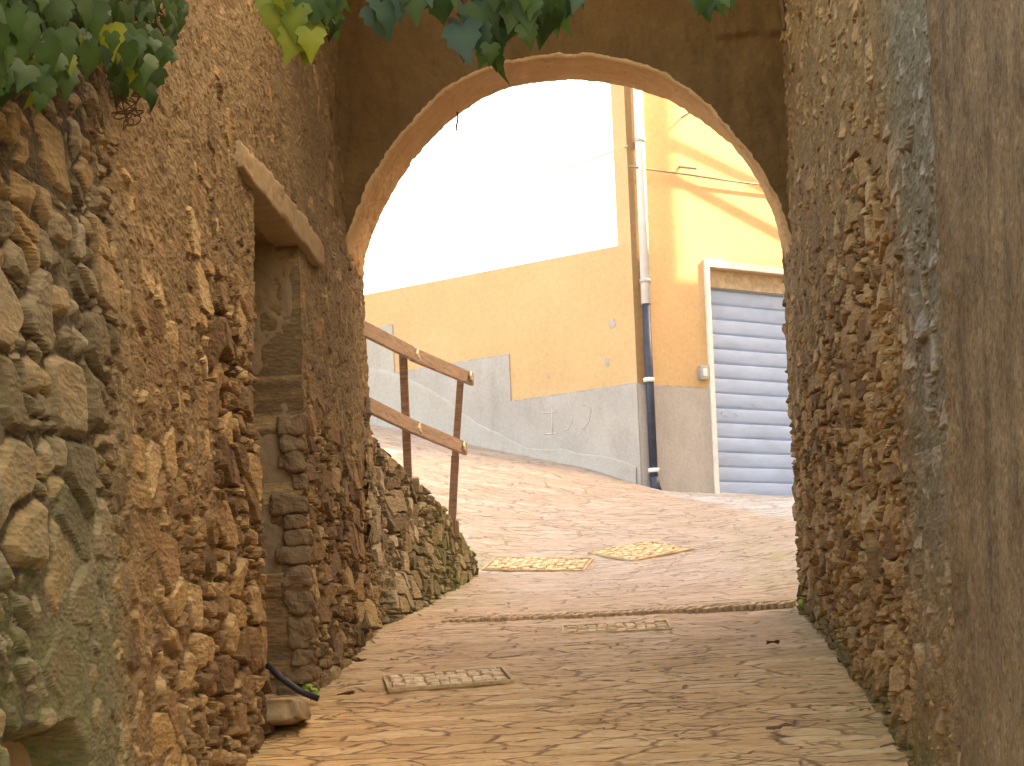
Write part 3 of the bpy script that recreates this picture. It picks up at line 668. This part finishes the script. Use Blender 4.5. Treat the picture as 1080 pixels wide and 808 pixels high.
# cables in front of the facade to the right of the opening: their shadows rake across the sunlit plaster
wire_n = 0
for (x0, y0, x1, y1) in ((720, 153.5, 815, 199), (720, 161, 797, 197), (720, 191, 815, 241), (720, 197, 815, 248)):
    a = fpt(x0, y0); b = fpt(x1, y1); k = .75 / SUN.dot(FN)
    a2 = a + SUN * k; b2 = b + SUN * k; d = b2 - a2
    m = MB(); m.tube([a2 - d * .3, a2 + d * .5, b2 + d * .35], .013, 6)
    tag(m.build('service_cable', M_cable), 'service cable strung in front of the ochre house, hidden behind the right wall', 'cable', 'service cables by the house front')

# yard wall going off to the left from the corner
yw = thing('yard_wall', C0 + LD * 3, 'ochre yard wall with stepped grey base rising to the left of the house corner', 'wall')
zc = lpt(600, 272).z; zc0 = lpt(660, 257.5).z
LL = 11.0
m = MB(); m.prism([Lp(.0, ZB), Lp(LL, ZB), Lp(LL, zc0), Lp(0, zc0)], -LN * .3); m.build('wall', M_yellow, yw)
t1 = (lpt(538.5, 400) - C0).dot(LD); z1 = lpt(600, 415.5).z; z2 = lpt(500, 380.5).z; t2 = (lpt(416, 380) - C0).dot(LD); z3 = lpt(400, 346).z
m = MB(); m.prism([Lp(.0, ZB, FT), Lp(t1, ZB, FT), Lp(t1, z1, FT), Lp(0, z1, FT)], -LN * (FT - .002)); m.build('plinth', M_grey, yw)
m = MB(); m.prism([Lp(t1, ZB, FT), Lp(t2, ZB, FT), Lp(t2, z2, FT), Lp(t1, z2, FT)], -LN * (FT - .002)); m.build('plinth', M_grey, yw)
m = MB(); m.prism([Lp(t2, ZB, FT), Lp(LL, ZB, FT), Lp(LL, z3, FT), Lp(t2, z3, FT)], -LN * (FT - .002)); m.build('plinth', M_palegrey, yw)
m = MB()
for ta, tb, zz_ in ((.01, t1, z1), (t1, t2, z2), (t2, LL, z3)): m.prism([Lp(ta, zz_ + .002, FT * .6), Lp(tb, zz_ + .002, FT * .6), Lp(tb, zz_ + .016, FT * .6), Lp(ta, zz_ + .016, FT * .6)], -LN * .007)
m.build('plinth_line', M_chip, yw)
# rougher patch at the foot (newer cement with a ragged upper edge)
tt = np.linspace(0.05, LL, 420); vv = np.linspace(0, 1, 26)
gl = np.array([float(gz(*(Lp(q, 0, .1).xy))) for q in tt])
t_r = (lpt(430, 400) - C0).dot(LD)
hgt = .10 + .05 * np.array([math.sin(q * 2.1) for q in tt]) + .25 * fbm(tt * 1.3, tt * 0, 900, 4) + .45 * sst(t_r - 1.9, t_r - .4, tt)
hgt = np.maximum(hgt, .05)
Pk = np.zeros((len(vv), len(tt), 3))
for k, v_ in enumerate(vv):
    o_ = FT + (.03 * (1 - v_) ** 2 + .010 + .014 * fbm(tt * 5, tt * 0 + v_ * 2, 905, 4)) * (1 if k < len(vv) - 1 else 0.05)
    for q, t_ in enumerate(tt): Pk[k, q] = Lp(t_, gl[q] - .08 + (hgt[q] + .08) * v_, o_[q])
link('cement_skirting', grid_mesh('cement_skirting', Pk[:, ::-1]), M_palegrey, yw)
for (px, py, w_) in ((645.5, 341, .05), (640, 382, .045), (578, 397, .018)):
    bm_ = MB(); c = lpt(px, py, .004); n_ = 11; rg_ = random.Random(px)
    poly = [c + LD * (math.cos(2 * math.pi * k / n_) * w_ * rg_.uniform(.6, 1.1)) + Vector((0, 0, math.sin(2 * math.pi * k / n_) * w_ * rg_.uniform(.7, 1.5))) for k in range(n_)]
    bm_.prism(poly, -LN * .003); bm_.build('chipped_patch', M_chip, yw)
# chalk marks
def stroke(pts, parent=yw):
    m = MB(); m.tube([lpt(x, y, FT + .002) for x, y in pts], .006, 5); m.build('chalk_mark', M_chalk, parent)
stroke([(583, 430), (583, 445), (584, 459)]); stroke([(574, 436), (588, 434)]); stroke([(576, 458), (589, 457)])
stroke([(601, 425), (605, 434), (604, 446), (600, 452), (596, 455)]); stroke([(615, 427), (621, 426), (624, 432), (622, 445), (616, 453)])

# ------------------------------------------------------------------ neighbouring building out of view to the right: shades the lane's end
nb = thing('neighbour_house', (9, 24, 2), 'tall neighbouring house beyond the right wall, its shadow covering the lane end', 'house')
def cast(px, py, X):                                     # from the edge of the shade on the front back along the sun to X
    p = fpt(px, py); return p + SUN * ((X - p.x) / SUN.x)
XN = 7.5
e1 = cast(684, 266, XN); e2 = cast(716, 292, XN); e3 = cast(748, 307, XN); e4 = cast(806, 345, XN)
slope = (e3.z - e2.z) / (e3.y - e2.y)
ya, yb = -3.0, e4.y + 6
m = MB()
zr = lambda y: e2.z + slope * (y - e2.y)
e5 = cast(752, 296, XN); e6 = cast(760, 276, XN); e7 = cast(835, 282, XN); e8 = cast(850, 258, XN)
poly = [Vector((XN, ya, -3)), Vector((XN, yb, -3)), Vector((XN, yb, e8.z + 1)), e8, e7, e6, e5, e2, e1, Vector((XN, e1.y - 1.2, e1.z + .1)), Vector((XN, e1.y - 3.2, e1.z + 2.4)), Vector((XN, ya, e1.z + 2.6))]
m.prism(poly, (.4, 0, 0)); 
m.build('wall', M_yellow, nb)
c0 = cast(681, 200, XN); c1 = cast(713, 200, XN)
m = MB(); m.prism([Vector((XN, c0.y, e1.z - .6)), Vector((XN, c1.y, e1.z - .6)), Vector((XN, c1.y, e1.z + 7)), Vector((XN, c0.y, e1.z + 7))], (.2, 0, 0)); m.build('chimney', M_yellow, nb)

# ------------------------------------------------------------------ covers and drain set into the paving
def cover(px, py, w, d, rz, label):
    p = gpx(px, py); n = gframe(p); base = Matrix.Translation(p + n * .014) @ n.to_track_quat('Z', 'Y').to_matrix().to_4x4() @ Matrix.Rotation(rz, 4, 'Z')
    o = thing('manhole_cover', (0, 0, 0), label, 'manhole cover', 'stone filled covers in the lane'); o.matrix_world = base
    m = MB(); f = .014
    for sx, sy, lx, ly in ((0, d / 2, w, f), (0, -d / 2, w, f), (w / 2, 0, f, d - f - .002), (-w / 2, 0, f, d - f - .002)): m.box((sx, sy, 0), (lx, ly, .018), None, .003)
    fr = m.build('frame', M_steel); fr.parent = o
    nx, ny = int(w / .058), int(d / .05); m = MB(); rg_ = random.Random(px)
    for i in range(nx):
        for j in range(ny):
            cw, cd = (w - .05) / nx, (d - .05) / ny
            m.box((-w / 2 + .025 + (i + .5) * cw + rg_.uniform(-.008, .008), -d / 2 + .025 + (j + .5) * cd + rg_.uniform(-.012, .012), rg_.uniform(-.014, .004)), (cw * rg_.uniform(.75, .98), cd * rg_.uniform(.7, .98), .03), Matrix.Rotation(rg_.uniform(-.12, .12), 3, 'Z') @ Matrix.Rotation(rg_.uniform(-.12, .12), 3, 'X'), .009)
    inf = m.build('stone_infill', M_cobble); inf.parent = o
    m = MB(); m.box((0, 0, -.02), (w - .03, d - .03, .02)); bd = m.build('bedding', M_steel); bd.parent = o
cover(472, 719, .60, .44, R(10), 'stone filled cover nearest the viewer, by the left wall near the doorway')
cover(650, 665, .62, .38, R(3), 'stone filled cover in the middle of the lane just before the drain line')
cover(568, 597, .80, .52, R(-14), 'stone filled cover beside the tip of the mossy retaining wall')
cover(676, 583, .62, .62, R(40), 'diagonal stone filled cover farthest up the lane below the house')

dr = thing('drain_channel', gpt(-.1, 11.65), 'narrow cobbled drain line crossing the lane under the arch', 'drain')
rg_ = random.Random(3); m = MB(); m2 = MB()
d0 = gpx(468, 658.5); d1 = gpx(838, 640)
N = 46
for k in range(N):
    q = d0 + (d1 - d0) * ((k + .5) / N); q = gpt(q.x, q.y, .016)
    m.box(q + Vector((0, 0, rg_.uniform(-.006, .006))), ((d1 - d0).length / N * .72, .10, .04), Matrix.Rotation(R(-25) + rg_.uniform(-.15, .15), 3, 'Z') @ Matrix.Rotation(R(9), 3, 'X'), .010)
m.build('cobble_row', M_groove, dr)
m = MB()
for k in range(12):
    a = d0 + (d1 - d0) * (k / 12); b = d0 + (d1 - d0) * ((k + 1) / 12)
    m.bar(gpt(a.x, a.y + .075, .024), gpt(b.x, b.y + .075, .024), .014, .02)
m.build('metal_edge', M_steel, dr)

# ------------------------------------------------------------------ ivy and vines
LEAF = [(0, 0), (.20, -.16), (.42, -.10), (.55, .10), (.40, .22), (.46, .40), (.30, .52), (.16, .72), (0, 1.02)]
LEAF_P = LEAF + [(-x, y) for x, y in LEAF[-2:0:-1]]
def leaves(name, spec, mat, parent):
    V_, F_, T_ = [], [], []
    for (p, tip, nrm, size, tone) in spec:
        tip = tip.normalized(); nrm = (nrm - tip * nrm.dot(tip)).normalized(); sd = tip.cross(nrm)
        o = len(V_); fold = .10 + .1 * tone
        V_.append(p + tip * .35 * size); T_.append(min(1, tone + .45)); curl = .25 + .8 * ((tone * 7.31) % 1); roll_ = ((tone * 13.7) % 1 - .5) * .7
        for (x, y) in LEAF_P:
            cu = -curl * max(0, y - .3) ** 2 + roll_ * x * y - .3 * x * x
            V_.append(p + (sd * x + tip * y + nrm * (fold * abs(x) * 1.2 - .06 + cu)) * size); T_.append(tone)
        n = len(LEAF_P)
        for k in range(n): F_.append((o, o + 1 + k, o + 1 + (k + 1) % n))
    me = bpy.data.meshes.new(name); me.from_pydata([tuple(v) for v in V_], [], F_); me.update()
    a = me.attributes.new('tone', 'FLOAT', 'POINT'); a.data.foreach_set('value', T_)
    me.polygons.foreach_set('use_smooth', [True] * len(F_))
    return link(name, me, mat, parent)
rg = random.Random(11)
def rv(s=1): return Vector((rg.uniform(-s, s), rg.uniform(-s, s), rg.uniform(-s, s)))
def vine(pts, r, n=24, wob=.03):
    pts = [Vector(p) for p in pts]; out = []
    for k in range(n + 1):
        f = k / n * (len(pts) - 1); i = min(int(f), len(pts) - 2); q = pts[i].lerp(pts[i + 1], f - i)
        out.append(q + Vector((math.sin(k * 1.7), math.cos(k * 2.3), math.sin(k * 1.1 + 1))) * wob)
    return out

iv = thing('ivy', (XL, 5.8, 2.0), 'dense ivy clump spilling over the top of the left wall at upper left', 'ivy')
g_, y_, st_ = [], [], []
for k in range(1300):
    px = rg.uniform(-60, 188); lim = 78 + 28 * math.sin(px * .045 + .6) * (px > 40) - 60 * max(0, (px - 150) / 40) + rg.gauss(0, 8)
    py = rg.uniform(-190, max(10, lim))
    if px > 150 and py > 55 and rg.random() < .6: continue
    u = ray(px, py)[0]; off = rg.uniform(.03, .30); Yd = (XL + off) / u
    if Yd > 7.2 or Yd < 3.6: continue
    p = at(px, py, Yd); s_ = rg.uniform(.035, .09)
    tip = Vector((rg.uniform(-.2, .3), rg.uniform(-.6, .6), -1)); nrm = Vector((1.0, -.8, .5)) + rv(1.0)
    (y_ if (rg.random() < .05 or (py > 25 and rg.random() < .06)) else g_).append((p, tip, nrm, s_, rg.random() ** 2 * .8))
leaves('leaves', g_, M_ivy, iv); leaves('yellowing_leaves', y_, M_ivyy, iv)
for a, b in (((5, 60), (40, -40)), ((20, 40), (60, 18)), ((95, 60), (100, -30)), ((130, 80), (150, -20)), ((170, 70), (165, -30))):
    Ya = (XL + .16) / ray(*a)[0]; Yb = (XL + .16) / ray(*b)[0]
    m = MB(); m.tube(vine([at(*a, Ya), at(*b, Yb)], .01, 14, .015), .006, 6); m.build('stem', M_stem, iv)
m = MB(); Yt = (XL + .10) / ray(128, 100)[0]
for q in range(7):
    f1, f2, ph = rg.uniform(.10, .22), rg.uniform(.12, .25), rg.uniform(0, 6)
    pts = [at(127 + 10 * math.sin(k * f1 + ph) + 3 * math.sin(k * .31 + q), 86 + k * .75 + 8 * math.cos(k * f2 + ph * 2), Yt) + Vector((.02 + .02 * math.sin(k * .2 + q), 0, 0)) for k in range(60)]
    m.tube(pts, .0022, 5)
m.build('tangled_tendrils', M_stem, iv)

def hanging(name_label, stem_px, Y, blobs, n, mats, size, vstem=True):
    o = thing('hanging_vine', at(*stem_px[0], Y), name_label, 'vine')
    sp = {k: [] for k in range(len(mats))}
    for (cx, cy, rx, ry, cnt, mi) in blobs:
        for k in range(cnt):
            a = rg.uniform(0, 6.28); r_ = math.sqrt(rg.random()); px = cx + rx * r_ * math.cos(a); py = cy + ry * r_ * math.sin(a)
            Yd = Y + rg.uniform(-.16, .16); p = at(px, py, Yd); s_ = size * rg.uniform(.55, 1.15)
            p = p + Vector((0, 0, s_ * .55))
            tip = Vector((rg.uniform(-.35, .35), rg.uniform(-.3, .3), -1)); nrm = Vector((rg.uniform(-.8, .8), -1, .3)) + rv(.6)
            sp[mi].append((p, tip, nrm, s_, rg.random() ** 2 * .7))
    for k, mt in enumerate(mats):
        if sp[k]: leaves('leaves' if k == 0 else 'yellowing_leaves' if mt is M_ivyy else 'dark_leaves', sp[k], mt, o)
    m = MB(); m.tube(vine([at(*q, Y) for q in stem_px], .01, 20, .012), .006, 6); m.build('stem', M_stem, o)
    for (cx, cy, rx, ry, cnt, mi) in blobs:
        if cy > -20: m = MB(); m.tube(vine([at(cx + rg.uniform(-20, 20), -70, Y), at(cx + rg.uniform(-6, 6), cy - 25, Y), at(cx, cy + ry * .5, Y)], .004, 12, .006), .003, 5); m.build('stem', M_stem, o)
    return o
hanging('small yellow green vine clump hanging left of the arch top', [(345, 40), (320, 10), (300, -60), (200, -80)], 5.2,
        [(300, 20, 16, 26, 14, 1), (322, 42, 16, 14, 9, 1), (305, 0, 20, 14, 8, 0), (335, 5, 22, 16, 10, 0), (352, 18, 10, 22, 6, 0), (330, -40, 50, 25, 26, 0)], 0, [M_ivy, M_ivyy], .085)
hanging('large dark ivy spray hanging in front of the arch crown', [(516, 62), (505, 25), (470, -30), (380, -60), (250, -80)], 4.7,
        [(400, 22, 12, 12, 3, 1), (430, 2, 40, 10, 12, 1), (495, 32, 18, 22, 6, 1), (515, 62, 8, 14, 5, 0), (530, 18, 28, 24, 14, 0), (565, 25, 28, 18, 12, 0),
         (605, 2, 12, 9, 3, 1), (455, 8, 20, 10, 6, 0), (500, -35, 120, 25, 60, 0), (550, 0, 50, 12, 14, 0)], 0, [M_ivy, M_ivyd], .088)
hanging('small dark leaf cluster hanging at the top right of the arch', [(745, 10), (760, -60), (700, -120)], 5.6,
        [(742, 2, 16, 10, 6, 0), (762, 4, 14, 8, 4, 0), (750, -35, 40, 20, 20, 0)], 0, [M_ivy, M_ivyd], .075)
m = MB(); m.tube([at(826 + 1.5 * math.sin(k), -40 + k * 8, 10.6) for k in range(10)], .012, 6)
tag(m.build('dry_stem', M_dead), 'dry bare stem hanging beside the right wall at the arch corner', 'stem')
m = MB(); m.tube([at(482 + math.sin(k), 118 + k * 4, 11.5) for k in range(6)], .006, 5)
tag(m.build('dangling_root', M_dead), 'thin dark root dangling from the arch rim against the sky', 'root')

# ------------------------------------------------------------------ small things on the ground
m = MB(); a, b = Vector((-1.66, 8.35, .20)), Vector((-1.50, 9.02, .02))
hp = [at(280, 700, 8.9), at(296, 715, 8.9), at(316, 729, 8.9), at(336, 737, 8.9)]
m.tube(hp, .016, 8); tag(m.build('drain_hose', M_hose), 'black hose slanting out of the blocked doorway onto the paving', 'hose')
p = gpx(296, 752); bmv = bmesh.new(); bmesh.ops.create_icosphere(bmv, subdivisions=4, radius=1)
for v in bmv.verts:
    n1 = float(fbm(np.array([v.co.x * 1.6 + 3]), np.array([v.co.y * 1.6 + v.co.z * 2.1]), 950, 4)[0])
    v.co = Vector((math.copysign(abs(v.co.x) ** .35, v.co.x) * .12, math.copysign(abs(v.co.y) ** .35, v.co.y) * .20, math.copysign(abs(v.co.z) ** .3, v.co.z) * .055)) * (1 + .8 * n1)
me = bpy.data.meshes.new('door_stone'); bmv.to_mesh(me); bmv.free()
for pl in me.polygons: pl.use_smooth = True
o = link('threshold_stone', me, M_lintel); o.location = Vector((XL + .02, 8.30, gz(XL, 8.3) + .08)); tag(o, 'rough threshold stone at the foot of the blocked doorway', 'stone')
def weed(p, label, n, s_):
    o = thing('weed', p, label, 'weed')
    sp = [(p + Vector((rg.uniform(-.03, .03), rg.uniform(-.06, .06), rg.uniform(.0, .05))), Vector((rg.uniform(-.8, .8), rg.uniform(-.8, .8), .5)), Vector((0, -.6, 1)) + rv(.4), s_ * rg.uniform(.6, 1.1), rg.random()) for k in range(n)]
    leaves('leaves', sp, M_weed, o); m = MB()
    for k in range(4): m.tube([p - Vector((0, 0, .02)), p + Vector((rg.uniform(-.03, .03), rg.uniform(-.03, .03), .05))], .0025, 5)
    m.build('stem', M_stem, o)
weed(gpx(328, 741) + Vector((0, 0, .03)), 'tiny green weed at the mouth of the black hose', 9, .04)
weed(gpx(851, 648) + Vector((0, 0, .04)), 'bright green weed at the foot of the right wall', 14, .055)
def litter(px, py, s_, mat, label, cat='leaf'):
    p = gpx(px, py) + Vector((0, 0, .038)); rg_ = random.Random(int(px * 7 + py)); m = MB(); n_ = 9; rings = []
    me = bpy.data.meshes.new('fallen_leaf'); V_ = [(0, 0, .25 * s_)]
    for k in range(n_):
        a = 6.283 * k / n_; r_ = s_ * rg_.uniform(.6, 1.1); V_.append((r_ * math.cos(a) * 1.3, r_ * math.sin(a), s_ * rg_.uniform(-.1, .5)))
    me.from_pydata(V_, [], [(0, 1 + k, 1 + (k + 1) % n_) for k in range(n_)])
    o = link('fallen_leaf', me, mat); o.location = p; m.bm.free(); tag(o, label, cat, 'leaves fallen on the lane')
    sm = o.modifiers.new('t', 'SOLIDIFY'); sm.thickness = .004
litter(815, 686, .035, M_dead, 'dark curled leaf lying on the paving near the right wall')
litter(379, 705, .035, M_dead, 'dark curled leaf lying by the left edge above the nearest cover')
litter(822, 778, .045, M_dead, 'largest dark dead leaf at the lower right of the lane')
litter(938, 797, .03, M_dead, 'dark dead leaf in the corner by the foot of the plaster pier')
litter(913, 758, .028, M_paleleaf, 'curled tan leaf lying against the foot of the right wall')
litter(366, 740, .04, M_dead, 'brown leaf on the paving beside the black hose mouth')
litter(416, 703, .022, M_paleleaf, 'small tan leaf lying just behind the nearest cover')
